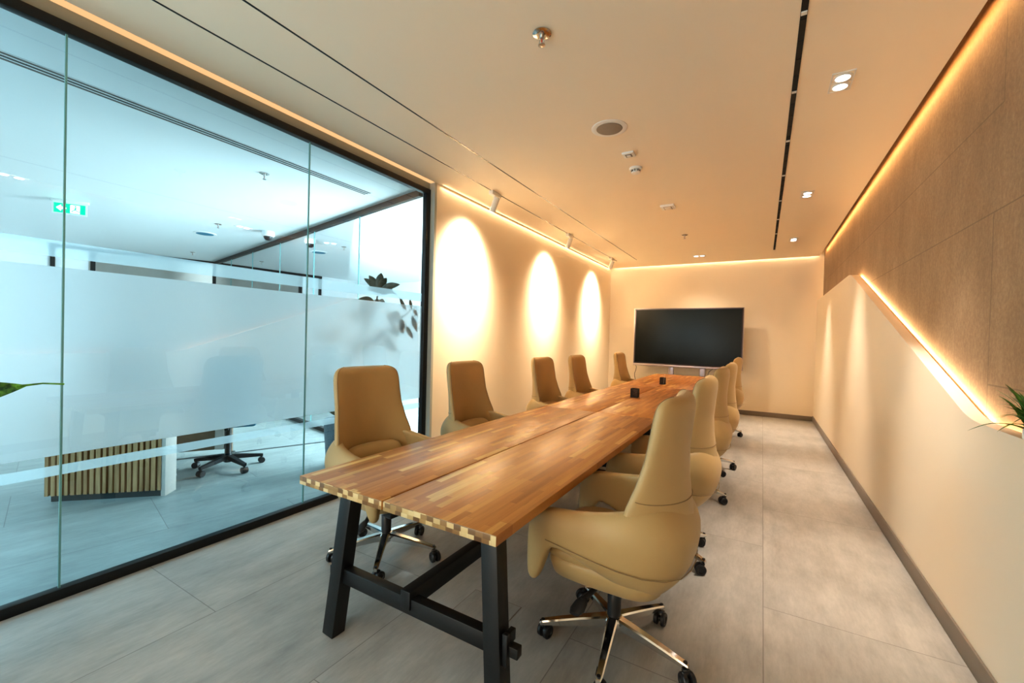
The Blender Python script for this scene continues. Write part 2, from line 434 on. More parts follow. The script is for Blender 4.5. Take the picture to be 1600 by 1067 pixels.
struct(slab('wall_office_panel', L(-2.40)-dX*.06, L(-1.97)-dX*.06, 0, CZ, .10, M['office_white']))
struct(slab('wall_office_grey', L(-3.6)-dX*1.1, L(2.2)-dX*1.1, 0, CZ, .10, M['office_grey']))
struct(slab('wall_office_outer', L(2.0)-dX*3, L(8)-dX*3, 0, CZ, .10, M['office_white']))
w2 = struct(empty('window_2', (0, 0, 0)))
slab('window_rail', L(-2.48), L(0), 2.775, 2.835, .06, M['black'], w2)
slab('window_post', L(-2.47), L(-2.41), 0, 2.79, .05, M['black'], w2)
slab('window_post', L(-1.95), L(-1.88), 0, 2.79, .05, M['black'], w2)
slab('window_post', L(-.03), L(.03), 0, 2.79, .05, M['black'], w2)
slab('window_rail', L(-1.9), L(0), 0, .05, .05, M['black'], w2)
w3 = struct(empty('window_3', (0, 0, 0)))
slab('window_rail', near, corner, 2.770, 2.832, .05, M['black'], w3)
slab('window_rail', near, corner, 0, .05, .05, M['black'], w3)
js = [near + (corner-near)*t for t in (0, .163, .330, .497, .670, .838, 1)]
for p, q in zip(js, js[1:]):
    bm = bmesh.new(); bm.faces.new([bm.verts.new((v.x, v.y, z)) for v, z in ((p, .05), (q, .05), (q, 2.775), (p, 2.775))])
    finish('glass_pane', bm, M['glass_far'], w3, False)
for p in js[1:-1]:
    slab('glass_joint', p-dX*.005, p+dX*.005, .05, 2.775, .012, M['seal'], w3)
struct(slab('trim_7', (-5.165, 1.99, 0), (-4.53, 3.53, 0), 0, .006, .025, M['plinth']))     # dark floor profile

# office things on the ceiling
o = empty('slot_diffuser', (-3.665, .47, OZ)); tag(o, 'long white slot diffuser with three dark lines in the ceiling behind the glass', 'air vent')
boxobj('diffuser_frame', (-.062, .062, -4.0, 2.66, -.002, .004), M['office_white'], o)
for dx in (-.04, 0, .04): boxobj('slot', (dx-.010, dx+.010, -4.0, 2.65, -.004, 0), M['plinth'], o)
def sprinkler(loc, label, s=1.0):
    o = empty('fire_sprinkler', loc); tag(o, label, 'sprinkler', 'fire sprinklers on the ceilings')
    bm = bmesh.new(); lathe(bm, [(.0, .002), (.042, .0), (.043, -.004), (.030, -.010), (.020, -.012), (.0, -.012)], 28); finish('escutcheon', bm, M['chrome'], o)
    bm = bmesh.new(); lathe(bm, [(.0, -.01), (.011, -.012), (.011, -.026), (.007, -.028), (.0, -.028)], 14)
    for sx in (-1, 1): tube(bm, [(sx*.009, 0, -.026), (sx*.013, 0, -.038), (sx*.004, 0, -.052)], .002, 6)
    finish('sprinkler_body', bm, M['steel'], o)
    bm = bmesh.new(); tube(bm, [(0, 0, -.028), (0, 0, -.050)], .003, 8); finish('glass_bulb', bm, mat('red_bulb', (.5, .05, .03), .2) if 'rb' not in M else M['rb'], o)
    bm = bmesh.new(); lathe(bm, [(.0, -.052), (.016, -.053), (.017, -.056), (.0, -.058)], 18); finish('deflector', bm, M['steel'], o)
    o.scale = (s, s, s); return o
M['rb'] = mat('red_bulb', (.5, .05, .03), .2)
sprinkler((-4.102, 2.275, OZ), 'small sprinkler on the teal ceiling behind the glass, nearest the slot diffuser')
sprinkler((-6.660, 3.066, OZ), 'small sprinkler on the teal ceiling left of the paired lights and dome camera')
sprinkler((-9.587, 3.973, OZ), 'tiny farthest sprinkler on the teal ceiling, above the dark corner rail')
sprinkler((-1.004, 1.927, CZ), 'chrome sprinkler head on the cream ceiling, nearest the camera', 1.1)
sprinkler((-1.013, 6.579, CZ), 'small chrome sprinkler on the cream ceiling towards the back wall')
o = empty('dome_camera', (-6.441, 3.645, OZ)); tag(o, 'white dome security camera on the teal ceiling beside the dark rail', 'camera')
bm = bmesh.new(); lathe(bm, [(0, .002), (.085, 0), (.088, -.05), (.075, -.075), (0, -.075)], 28); finish('housing', bm, M['office_white'], o)
bm = bmesh.new(); lathe(bm, [(.062, -.07), (.06, -.09), (.045, -.118), (.02, -.13), (0, -.132)], 24); finish('dome', bm, M['plastic'], o)
o = empty('ceiling_speaker', (-7.521, 3.278, OZ)); tag(o, 'round grey speaker on the teal ceiling behind the glass', 'speaker')
bm = bmesh.new(); lathe(bm, [(0, .002), (.15, 0), (.15, -.006), (.12, -.008), (0, -.008)], 32); finish('ring', bm, M['office_white'], o)
bm = bmesh.new(); lathe(bm, [(0, -.006), (.115, -.008), (.115, -.010), (0, -.012)], 32); finish('grille', bm, M['meshback'], o)
def office_lamp(x, y, label):
    o = empty('downlight', (x*.9642, y*.9642, OZ), .2); tag(o, label, 'ceiling light')
    boxobj('trim_plate', (-.05, .05, -.11, .11, -.003, .002), M['office_white'], o)
    for dy in (-.055, .055):
        bm = bmesh.new(); lathe(bm, [(0, -.003), (.036, -.003), (.034, -.006), (0, -.006)], 20, (0, dy, 0)); finish('bulb', bm, M['lamp_small'], o)
office_lamp(-6.756, 3.45, 'paired small downlight on the teal ceiling next to the dome camera')
office_lamp(-6.78, 1.168, 'paired downlight on the teal ceiling at the left picture edge')

# exit sign
sx = empty('exit_sign', (-7.125, 1.687, OZ)); tag(sx, 'green illuminated exit sign with white arrow and running figure, hung behind the glass', 'sign')
sx.rotation_euler = (0, 0, math.radians(60)); 
# local x runs left to right as seen from the meeting room, local -y faces the camera
boxobj('hanger', (-.165, .165, -.02, .02, -.03, 0), M['office_white'], sx, .003)
boxobj('acrylic_plate', (-.150, .150, -.004, .004, -.170, -.03), M['office_white'], sx)
boxobj('sign_panel', (-.135, .135, -.0065, -.0045, -.155, -.045), M['green'], sx)
bm = bmesh.new()
prism(bm, [(-.118, -.100), (-.075, -.062), (-.072, -.085), (-.030, -.092), (-.030, -.108), (-.072, -.115), (-.075, -.138)], -.0085, -.007, 'y')
finish('arrow', bm, M['signwhite'], sx, False)
bm = bmesh.new(); box(bm, .004, .088, -.0085, -.007, -.150, -.055); finish('doorway', bm, M['signwhite'], sx, False)
bm = bmesh.new()
def flat(bm, pts, w, y=-.0098):
    for a, b_ in zip(pts, pts[1:]): beam(bm, (a[0], y, a[1]), (b_[0], y, b_[1]), w, .002, roll_up=(0, 1, 0))
flat(bm, [(.052, -.086), (.046, -.108)], .014); flat(bm, [(.046, -.108), (.028, -.120), (.014, -.140)], .009)
flat(bm, [(.046, -.108), (.066, -.124), (.096, -.132)], .009); flat(bm, [(.052, -.084), (.030, -.090), (.022, -.102)], .006)
flat(bm, [(.052, -.084), (.070, -.094), (.080, -.084)], .006)
lathe(bm, [(0, -.001), (.009, -.001), (.009, .001), (0, .001)], 14, mtx=Matrix.Translation((.050, -.0098, -.070)) @ Matrix.Rotation(PI/2, 4, 'X'))
finish('running_figure', bm, M['green'], sx, False)

# reception desk
dk = empty('reception_desk', (-4.45, 1.45, 0)); tag(dk, 'office desk with vertical oak slat front and dark plinth behind the glass', 'desk')
O = Vector((-4.45, 1.45, 0))
a, b_ = Vector((-4.66, .985, 0))-O, Vector((-4.118, 1.528, 0))-O
d = (b_-a).normalized(); nrm = Vector((d.y, -d.x, 0)); L_ = (b_-a).length
slab('plinth', a-nrm*.07+d*.03, b_-nrm*.06, 0, .055, .10, M['plinth'], dk)
slab('front_panel', a-nrm*.045, b_-nrm*.045, .05, .70, .03, M['darkoak'], dk)
nsl = 19
for k in range(nsl):
    p = a + d*(L_*(k+.35)/nsl) - nrm*.012
    bm = bmesh.new(); w_ = .022 + .004*((k*7) % 3)
    beam(bm, (p.x, p.y, .05), (p.x, p.y, .70), w_, .034, roll_up=tuple(nrm))
    finish('slat', bm, M['oak'], dk, False)
c_ = Vector((-4.215, 1.640, 0))-O
slab('end_panel', b_-nrm*.0, c_, 0, .70, .03, M['grey_lam'], dk)
slab('side_panel', c_, c_+Vector((-.6, -.15, 0)), .0, .70, .02, M['darkoak'], dk)
q0, q1 = Vector((-5.35, 1.86, 0))-O, Vector((-5.05, 2.33, 0))-O
slab('cabinet', q0, q1, .06, .70, .04, M['darkoak'], dk)
slab('cabinet_end', q1+d*.01, q1+d*.09, .06, .70, .05, M['grey_lam'], dk)
slab('post', q1+d*.10, q1+d*.135, .0, .70, .04, M['black'], dk)
slab('post', q1+d*.145, q1+d*.165, .0, .70, .04, M['darkoak'], dk)
bm = bmesh.new(); prism(bm, [tuple(v)[:2] for v in (a-d*.05+nrm*.03, b_+d*.02+nrm*.03, Vector((-4.55, 1.74, 0))-O, Vector((-5.0, 2.05, 0))-O, q0-d*.3)], .70, .735, 'z'); finish('desktop', bm, M['desktop'], dk, False)
mo = empty('monitor', (-4.62, 1.40, .735), math.radians(45)); tag(mo, 'dark computer monitor on the desk, blurred behind the frosted glass', 'monitor')
boxobj('screen', (-.27, .27, -.01, .02, .10, .45), M['plastic'], mo, .004); boxobj('stand', (-.02, .02, .02, .035, .0, .2), M['plastic'], mo); boxobj('foot', (-.1, .1, -.06, .08, 0, .01), M['plastic'], mo)
bm = bmesh.new()
for k in range(5):
    pts = [(-4.90+.05*k, 1.78+.02*k, .006+.006*k), (-4.74, 1.82+.02*math.sin(k*2), .012+.006*k), (-4.66-.02*k, 1.76+.02*k, .008+.004*k), (-4.58, 1.72+.02*k, .01)]
    tube(bm, pts, .005, 6)
tag(finish('cable_bundle', bm, M['cable']), 'pale loose cables lying on the floor beside the slatted desk', 'cables')

# ------------------------------------------------------------------ ceiling fittings of the meeting room
o = empty('slot_diffuser', (.124, 3, CZ)); tag(o, 'long narrow black slot diffuser running along the cream ceiling', 'air vent')
boxobj('frame', (-.014, .014, -5.0, 5.2, -.003, .004), M['slotblack'], o)
for k in range(36):
    y = -.9 + k*.165
    boxobj('louvre', (-.011, .011, y-.004, y+.004, -.006, -.002), M['slotblack'], o)
for y in (-1.6, -.62, .1, .83, 1.6, 2.4, 3.2, 4.0):
    boxobj('spacer', (-.012, .012, y-.012, y+.012, -.008, -.002), M['whitemetal'], o)

def downlight(x, y, label, rz=0):
    o = empty('downlight', (x, y, CZ), rz); tag(o, label, 'ceiling light', 'twin recessed downlights in the meeting room ceiling')
    bm = bmesh.new()
    for d in ((-.055, .055, -.108, -.100), (-.055, .055, .100, .108), (-.055, -.048, -.1, .1), (.048, .055, -.1, .1), (-.048, .048, -.004, .004)):
        box(bm, *d, -.005, .002)
    finish('frame', bm, M['whitemetal'], o)
    boxobj('plate', (-.05, .05, -.102, .102, -.0025, .001), M['ceil'], o)
    for dy in (-.05, .05):
        bm = bmesh.new(); lathe(bm, [(.034, -.002), (.046, -.002), (.046, -.006), (.036, -.010), (.034, -.006)], 28, (0, dy, 0)); r_ = finish('lamp_ring', bm, M['whitemetal'], o)
        bm = bmesh.new(); lathe(bm, [(0, -.003), (.036, -.003), (.036, -.007), (0, -.009)], 24, (0, dy, 0)); finish('bulb', bm, M['lamp'], o)
downlight(.355, 3.11, 'twin recessed downlight in the ceiling nearest the camera, right of the black slot')
downlight(.352, 5.29, 'twin recessed downlight second from the camera, right of the black slot')
downlight(.353, 7.50, 'twin recessed downlight farthest along the right side of the ceiling')
downlight(-1.02, 8.28, 'twin recessed downlight turned sideways above the television', PI/2)
o = empty('ceiling_speaker', (-1.005, 3.03, CZ)); tag(o, 'round ceiling speaker with grey grille and white ring', 'speaker')
bm = bmesh.new(); lathe(bm, [(.0, .001), (.128, 0), (.128, -.004), (.112, -.009), (.094, -.006), (.0, -.006)], 40); finish('ring', bm, M['white'], o)
bm = bmesh.new(); lathe(bm, [(.0, -.005), (.093, -.006), (.09, -.009), (.0, -.012)], 36); finish('grille', bm, M['screwgrey'], o)
o = empty('smoke_detector', (-1.02, 3.84, CZ)); tag(o, 'small round white smoke detector between the two square ceiling sensors', 'detector')
bm = bmesh.new(); lathe(bm, [(0, .001), (.055, 0), (.055, -.014), (.048, -.020), (0, -.020)], 28); finish('base', bm, M['white'], o)
bm = bmesh.new()
for k in range(8):
    a_ = 2*PI*k/8; box(bm, -.003, .003, .026, .042, -.038, -.018, mtx=Matrix.Rotation(a_, 4, 'Z'))
finish('vent_ribs', bm, M['screwgrey'], o)
bm = bmesh.new(); lathe(bm, [(0, -.018), (.028, -.02), (.028, -.036), (.040, -.038), (.036, -.048), (0, -.052)], 24); finish('cap', bm, M['white'], o)
o = empty('ceiling_sensor', (-.995, 3.52, CZ)); tag(o, 'square white ceiling sensor nearest the round speaker', 'sensor')
boxobj('plate', (-.048, .048, -.048, .048, -.016, 0), M['white'], o, .004); boxobj('inset', (-.026, .026, -.026, .026, -.019, -.015), M['screwgrey'], o); boxobj('button', (-.016, .016, -.016, .016, -.022, -.018), M['white'], o, .002)
o = empty('ceiling_sensor', (-.972, 5.09, CZ)); tag(o, 'larger square white ceiling sensor halfway to the back wall', 'sensor')
boxobj('plate', (-.075, .075, -.075, .075, -.024, 0), M['white'], o, .006); boxobj('inset', (-.042, .042, -.055, .055, -.027, -.022), M['screwgrey'], o); boxobj('cover', (-.035, .035, -.048, .048, -.030, -.026), M['white'], o, .002)

# track spots
TX = -2.51
def track_spot(y, label, first=None):
    if first: o = copy_tree(first); o.location = (TX, y, CZ); o['label'] = label; return o
    o = empty('track_spotlight', (TX, y, CZ)); tag(o, label, 'spotlight', 'white spotlights clipped to the ceiling track')
    boxobj('track_adapter', (-.026, .026, -.085, .085, -.042, 0), M['white'], o, .005)
    bm = bmesh.new(); tube(bm, [(0, 0, -.03), (0, 0, -.062)], .009, 10); finish('swivel', bm, M['white'], o)
    mt = Matrix.Translation((-.004, 0, -.128)) @ Matrix.Rotation(math.radians(22), 4, 'Y')
    bm = bmesh.new(); lathe(bm, [(0, .075), (.030, .075), (.034, .070), (.034, -.078), (.030, -.078), (.028, -.050), (.0, -.048)], 28, mtx=mt); h = finish('lamp_head', bm, M['white'], o)
    bm = bmesh.new(); lathe(bm, [(0, -.049), (.024, -.0492), (.024, -.052), (0, -.052)], 24, mtx=mt); finish('lens', bm, M['lamp_small'], h)
    return o
ts = track_spot(3.83, 'white cylinder spotlight on the ceiling track, nearest the glass wall')
track_spot(5.87, 'white cylinder spotlight on the ceiling track, middle of the three', ts)
track_spot(7.92, 'white cylinder spotlight on the ceiling track, nearest the back wall', ts)

# ------------------------------------------------------------------ tables
TW0, TW1, TT = -1.69, -.692, .735
def make_table():
    """origin under the middle of the top; near end at -1.175"""
    t = empty('conference_table', ((TW0+TW1)/2, 0, 0))
    for s, n_ in ((-1, 0), (1, 1)):
        bm = bmesh.new(); x0, x1 = (-.499, -.0035) if s < 0 else (.0035, .499)
        box(bm, x0, x1, -1.175, 1.175, -.018, .018, bev=.0025)
        o = finish('tabletop_board', bm, M['block'], t); o.location = (0, 0, TT-.018)
    for e in (-1, 1):
        ye = e*1.0
        for s in (-1, 1):
            bm = bmesh.new()
            beam(bm, (s*.440, ye+e*.035, 0), (s*.372, ye-e*.005, TT-.036), .068, .068, roll_up=(0, 1, 0), bev=.003)
            finish('leg', M_bm(bm), M['blackwood'], t)
        bm = bmesh.new(); box(bm, -.405, .405, ye+e*.015-.0225, ye+e*.015+.0225, .240, .305, bev=.003); box(bm, -.478, .505, ye+e*.015-.016, ye+e*.015+.016, .254, .291, bev=.002)
        cb = finish('crossbar', bm, M['blackwood'], t)
        bm = bmesh.new(); box(bm, .452, .472, ye+e*.015-.030, ye+e*.015-.013, .225, .335, bev=.002); box(bm, .452, .472, ye+e*.015-.014, ye+e*.015+.03, .290, .330, bev=.002); finish('wedge_key', bm, M['blackwood'], cb)
        bm = bmesh.new(); box(bm, -.41, .41, ye-.03, ye+.03, TT-.085, TT-.037, bev=.002); finish('top_rail', bm, M['blackwood'], t)
    bm = bmesh.new(); box(bm, -.025, .025, -1.045, 1.045, .262, .335, bev=.003); finish('stretcher', bm, M['blackwood'], t)
    return t
def M_bm(bm): return bm
tb = make_table(); tb.location.y = 1.11+1.175
tag(tb, 'acacia butcher-block conference table with black trestle legs, section nearest the camera', 'table', 'three long tables set end to end')
t2 = copy_tree(tb); t2.location.y = 3.463+1.175; t2['label'] = 'middle section of the acacia conference table, with the nearer black pen holder on it'
t3 = copy_tree(tb); t3.location.y = 5.816+1.175; t3['label'] = 'far section of the acacia conference table, in front of the television'

# pen holders
def pen_holder(loc, label, first=None, rz=0):
    if first: o = copy_tree(first); o.location = loc; o['label'] = label; o.rotation_euler.z = rz; return o
    o = empty('pen_holder', loc, rz); tag(o, label, 'pen holder', 'black mesh cups on the long table')
    bm = bmesh.new(); w, h = .036, .095
    for z in (0.004, h-.003):
        for a_ in range(4):
            mt = Matrix.Rotation(a_*PI/2, 4, 'Z'); box(bm, -w, w, w-.002, w+.002, z-.004, z+.003, mtx=mt)
    for a_ in range(4):
        mt = Matrix.Rotation(a_*PI/2, 4, 'Z'); box(bm, w-.003, w+.002, w-.003, w+.002, 0, h, mtx=mt)
    finish('rim_frame', bm, M['meshcup'], o, False)
    bm = bmesh.new()
    for a_ in range(4):
        mt = Matrix.Rotation(a_*PI/2, 4, 'Z')
        for k in range(-8, 9): box(bm, k*.0042-.0007, k*.0042+.0007, w-.0007, w+.0007, 0, h, mtx=mt)
        for k in range(22): box(bm, -w, w, w-.0007, w+.0007, k*.0042+.001, k*.0042+.0024, mtx=mt)
    box(bm, -w, w, -w, w, 0, .003)
    finish('mesh_wall', bm, M['meshcup'], o, False)
    return o
ph = pen_holder((-1.168, 4.62, TT), 'square black mesh pen holder, the nearer of two on the long table')
pen_holder((-1.20, 6.27, TT), 'square black mesh pen holder, the farther of two, before the television', ph, .1)
bm = bmesh.new(); tube(bm, [(-1.19, 6.28, TT+.006), (-1.176, 6.265, TT+.135)], .0035, 6)
tag(finish('pen', bm, M['white']), 'pale pen standing in the farther pen holder', 'pen')

# ------------------------------------------------------------------ chairs: local +x is the front
BT = [(.585, .285, -.318, .052, .16), (.66, .283, -.314, .052, .155), (.72, .275, -.305, .050, .135), (.80, .259, -.294, .047, .095), (.90, .243, -.289, .043, .065),
      (1.0, .240, -.298, .045, .053), (1.06, .238, -.305, .045, .051), (1.09, .233, -.306, .043, .049), (1.112, .222, -.303, .038, .045), (1.126, .205, -.296, .029, .038), (1.134, .182, -.285, .017, .03), (1.138, .155, -.275, .006, .02)]
def sgnp(x, p): return math.copysign(abs(x)**p, x)
def back_ring(z, n=36):
    w, ur, hh, wr = lerp_table(BT, z)
    r = []
    for k in range(n):
        a_ = 2*PI*k/n
        v = w*sgnp(math.cos(a_), .72); u = ur + hh + wr*(v/w)**2*1.0 - hh*sgnp(math.sin(a_), .75)
        r.append(Vector((u, v, z)))
    return r
ST = [  # u, v, z_bot, z_top, half thickness, bulge, undercut
 (.283, .278, .400, .560, .012, .00, .0), (.277, .280, .365, .600, .024, .00, .0), (.258, .284, .352, .636, .031, .002, .0), (.234, .282, .362, .652, .033, .004, .0),
 (.210, .284, .430, .660, .034, .006, .0), (.190, .285, .505, .664, .034, .008, .0), (.155, .286, .520, .667, .034, .010, .0), (.08, .287, .492, .672, .034, .013, .01),
 (.0, .286, .450, .682, .035, .017, .03), (-.09, .279, .405, .700, .037, .022, .06), (-.165, .257, .365, .715, .040, .026, .085), (-.220, .217, .335, .722, .043, .032, .11),
 (-.252, .165, .320, .724, .045, .038, .13), (-.268, .088, .312, .724, .046, .042, .14), (-.273, .0, .310, .724, .046, .044, .145)]
full = [(u, -v, *r) for u, v, *r in ST] + [(u, v, *r) for u, v, *r in ST[-2::-1]]
def shell_frame(i):
    p = Vector((full[i][0], full[i][1], 0)); a_ = Vector((*full[max(i-1, 0)][:2], 0)); b_ = Vector((*full[min(i+1, len(full)-1)][:2], 0))
    t = (b_-a_).normalized(); return p, Vector((t.y, -t.x, 0)) * -1     # outward normal
def outer_off(i, zn):
    u, v, zb, zt, th, bu, uc = full[i]
    return bu*math.sin(PI*min(1, max(0, zn)))**1.0 - uc*(1-zn)**3 - uc*.30*zn**5
def shell_pt(i, zn, side):
    u, v, zb, zt, th, bu, uc = full[i]; p, n = shell_frame(i)
    cen = Vector((0, 0, 0)) - p
    if n.dot(p) < 0: n = -n
    q = p + n*(outer_off(i, zn) + side*th); q.z = zb + (zt-zb)*zn; return q
def shell_ring(i, n=22):
    r = []
    for k in range(n):
        a_ = 2*PI*(k+.5)/n
        zn = .5 + .5*sgnp(math.sin(a_), .66); r.append(shell_pt(i, zn, sgnp(math.cos(a_), .46)))
    return r
def make_chair():
    c = empty('office_chair')
    # back
    zs = [.585+.02*k for k in range(26)]; zs = [z for z in zs if z < 1.05] + [1.06, 1.08, 1.095, 1.107, 1.116, 1.121, 1.128, 1.134, 1.138]
    bm = bmesh.new(); loft(bm, [back_ring(z) for z in zs]); bk = finish('backrest', bm, M['leather'], c, ang=80)
    # piping around the front face edge of the back
    for s in (-1, 1):
        pts = []
        for z in [z for z in zs if z >= .68]:
            w, ur, hh, wr = lerp_table(BT, z); pts.append((ur+hh*1.455+wr*.912, s*w*.957, z))
        bm = bmesh.new(); tube(bm, pts, .0024, 6); finish('piping', bm, M['seam'], bk)
    # wraparound shell with arms
    bm = bmesh.new(); loft(bm, [shell_ring(i) for i in range(len(full))]); sh = finish('arm_shell', bm, M['leather'], c, ang=80)
    md = sh.modifiers.new('sub', 'SUBSURF'); md.levels = 1; md.render_levels = 1
    zl = [.62, .60, .57]
    def seam(zf, i0, i1, nm='stitched_seam'):
        pts = []
        for i in range(i0, i1):
            u, v, zb, zt, th, bu, uc = full[i]; zn = (zf(i)-zb)/(zt-zb)
            q = shell_pt(i, zn, 1.0); p, n = shell_frame(i); pts.append(q*1.0 + Vector((q.x, q.y, 0)).normalized()*.0005)
        bm = bmesh.new(); tube(bm, pts, .0019, 6); finish(nm, bm, M['seam'], sh)
    N = len(full); seam(lambda i: .470+.085*min(1, abs(full[i][0]+.272)/.5), 5, N-5)
    # upper seam across the rear of the back
    pts = []
    for k in range(-20, 21):
        z = .752 - .022*math.cos(k/20*PI/2); w, ur, hh, wr = lerp_table(BT, z); a_ = PI/2 - k/20*PI/2*.93
        v = w*sgnp(math.cos(a_), .72); pts.append((ur + hh + wr*(v/w)**2 - hh*sgnp(math.sin(a_), .75) - .0006, v, z))
    bm = bmesh.new(); tube(bm, pts, .0019, 6); finish('stitched_seam', bm, M['seam'], bk)
    # seat
    def rr(u0, u1, w, z, n=36, p=.45):
        return [Vector(((u0+u1)/2 + (u1-u0)/2*sgnp(math.cos(2*PI*k/n), p), w*sgnp(math.sin(2*PI*k/n), p), z)) for k in range(n)]
    bm = bmesh.new(); loft(bm, [rr(-.16, .10, .13, .325), rr(-.20, .18, .19, .335), rr(-.225, .235, .235, .365), rr(-.235, .245, .262, .42), rr(-.235, .24, .262, .445), rr(-.23, .235, .255, .452)])
    finish('seat_pan', bm, M['leather'], c, ang=80)
    bm = bmesh.new(); loft(bm, [rr(-.20, .242, .252, .445), rr(-.21, .262, .262, .455), rr(-.21, .27, .264, .475), rr(-.20, .26, .258, .492), rr(-.17, .23, .23, .501), rr(-.1, .16, .15, .504)])
    finish('seat_cushion', bm, M['leather'], c, ang=80)
    bm = bmesh.new()
    rings = []
    for k in range(17):
        t = k/16; v = -.205+.41*t; e = (max(0, 1-abs(2*t-1)**6))**.5*.9+.1
        rings.append([Vector((-.165 + .045*(2*t-1)**2 + .058*e*math.cos(2*PI*q/16), v, .598 + .062*e*math.sin(2*PI*q/16))) for q in range(16)])
    loft(bm, rings); finish('lumbar_cushion', bm, M['leather'], c, ang=80)
    # mechanism, column, levers
    bm = bmesh.new(); loft(bm, [rr(-.10, .09, .085, .285), rr(-.13, .12, .10, .30), rr(-.13, .13, .11, .34)]); box(bm, .02, .10, -.05, .05, .25, .30, bev=.008)
    finish('tilt_mechanism', bm, M['plastic'], c)
    for s in (-1, 1):
        bm = bmesh.new(); tube(bm, [(.03, s*.08, .315), (.055, s*.17, .295), (.075, s*.205, .280)], .012, 10)
        rings = []
        for t, w, h in ((0, .016, .010), (.3, .026, .013), (.7, .030, .012), (1, .020, .006)):
            cx, cy, cz = .070+.015*t, s*(.195+.065*t), .285-.035*t
            rings.append([Vector((cx+w*math.cos(2*PI*q/14), cy, cz+h*math.sin(2*PI*q/14))) for q in range(14)])
        loft(bm, rings); finish('lever', bm, M['plastic'], c)
    bm = bmesh.new(); lathe(bm, [(0, .10), (.029, .10), (.030, .25), (.026, .255), (.020, .256), (.020, .30), (0, .30)], 24); finish('gas_column', bm, M['plastic'], c)
    # star base
    bm = bmesh.new(); lathe(bm, [(0, .082), (.034, .082), (.044, .092), (.046, .118), (.040, .132), (.031, .138), (0, .138)], 30); bs = finish('star_base', bm, M['chrome'], c)
    for k in range(5):
        a_ = 2*PI*k/5; dr = Vector((math.cos(a_), math.sin(a_), 0)); sd = Vector((-dr.y, dr.x, 0))
        rings = []
        for t in (0, .15, .4, .7, .93, 1.0):
            r = .030 + .295*t; w = .023 - .009*t; zt = .136 - .042*t - .01*t*t; hb = .046 - .026*t
            if t == 1.0: w *= .7; zt -= .003; hb *= .8
            rings.append([dr*r + sd*w*x + Vector((0, 0, z)) for x, z in ((-1, zt-.006), (-.7, zt), (.7, zt), (1, zt-.006), (.8, zt-hb), (-.8, zt-hb))])
        bm = bmesh.new(); loft(bm, rings); finish('base_leg', bm, M['chrome'], bs, ang=25)
        # caster
        e = dr*.312; sw = a_ + (.9, -.7, 2.4, .4, -1.6)[k]; f = Vector((math.cos(sw), math.sin(sw), 0)); ax = Vector((-f.y, f.x, 0)); cc = e - f*.018 + Vector((0, 0, .0300))
        bm = bmesh.new(); tube(bm, [e+Vector((0, 0, .09)), e+Vector((0, 0, .055))], .008, 10)
        mt = Matrix.Translation(cc) @ ax.to_track_quat('Z', 'Y').to_matrix().to_4x4()
        for s in (-1, 1):
            lathe(bm, [(0, s*.006), (.024, s*.006), (.0300, s*.009), (.0300, s*.022), (.026, s*.026), (.018, s*.025), (.016, s*.021), (0, s*.021)], 24, mtx=mt)
        beam(bm, cc+Vector((0, 0, .030)), e+Vector((0, 0, .056)), .03, .012)
        lathe(bm, [(0, -.007), (.012, -.007), (.012, .007), (0, .007)], 12, mtx=mt)
        finish('caster', bm, M['plastic'], bs)
    return c
ch0 = make_chair()
GR = 'tan leather chairs along the conference table'
def chair(x, y, deg, label, base=0.0):
    global used
    c = ch0 if not used else copy_tree(ch0); used = True
    c.location = (x, y, 0); c.rotation_euler.z = math.radians(deg)
    for k in c.children:
        if k.name.startswith('star_base'): k.rotation_euler.z = math.radians(base-deg)
    c['label'] = label; c['category'] = 'chair'; c['group'] = GR
    return c
used = False
CH = [(-.533, 1.855, 180, 'tan leather high-back swivel chair nearest the camera on the right side of the table', -155),
      (-.53, 2.86, 180, 'tan leather swivel chair second from the camera on the right side of the table', -30),
      (-.535, 4.05, 180, 'tan leather swivel chair, third from the camera on the right side of the table', -15),
      (-.52, 5.0, 180, 'tan leather swivel chair, fourth from the camera on the right side of the table', 20),
      (-.54, 6.88, 180, 'tan leather swivel chair farthest along the right side, overlapping the television corner', 10),
      (-1.96, 1.865, -5, 'tan leather swivel chair standing in front of the glass wall, left side of the table', -125),
      (-1.90, 2.85, 0, 'tan leather swivel chair second on the left side, beside the end of the glass wall', 10),
      (-1.82, 4.13, 0, 'tan leather swivel chair third from the camera on the left side of the table', 30),
      (-1.82, 5.12, 0, 'tan leather swivel chair fourth from the camera on the left side of the table', 0),
      (-1.80, 6.95, 0, 'tan leather swivel chair farthest along the left side, near the television cable', 40)]
for c in CH: chair(*c)

# ------------------------------------------------------------------ office chair behind glass
oc = empty('task_chair', (-4.47, 2.18, 0), math.radians(150)); tag(oc, 'blue-grey task chair with five-star base behind the frosted glass', 'chair')
bm = bmesh.new(); lathe(bm, [(0, .06), (.03, .06), (.035, .12), (.025, .15), (.025, .40), (0, .40)], 20); finish('gas_column', bm, M['black'], oc)
bm = bmesh.new(); box(bm, -.24, .25, -.24, .24, .43, .50, bev=.03); finish('seat', bm, M['meshback'], oc)
rings = []
for z in (.56, .60, .75, .9, 1.05, 1.12, 1.14):
    w = {.56: .18, .60: .22, .75: .24, .9: .235, 1.05: .22, 1.12: .20, 1.14: .16}[z]
    rings.append([Vector((-.26+.02*math.sin((z-.5)*5)+.04*(math.cos(a_))**2 - .015*math.sin(a_), w*math.cos(a_), z)) for a_ in [2*PI*k/24 for k in range(24)]])
bm = bmesh.new(); loft(bm, rings); finish('backrest', bm, M['meshback'], oc)
bm = bmesh.new(); tube(bm, [(-.05, 0, .42), (-.22, 0, .42), (-.28, 0, .52), (-.27, 0, .75)], .018, 8); finish('back_bracket', bm, M['black'], oc)
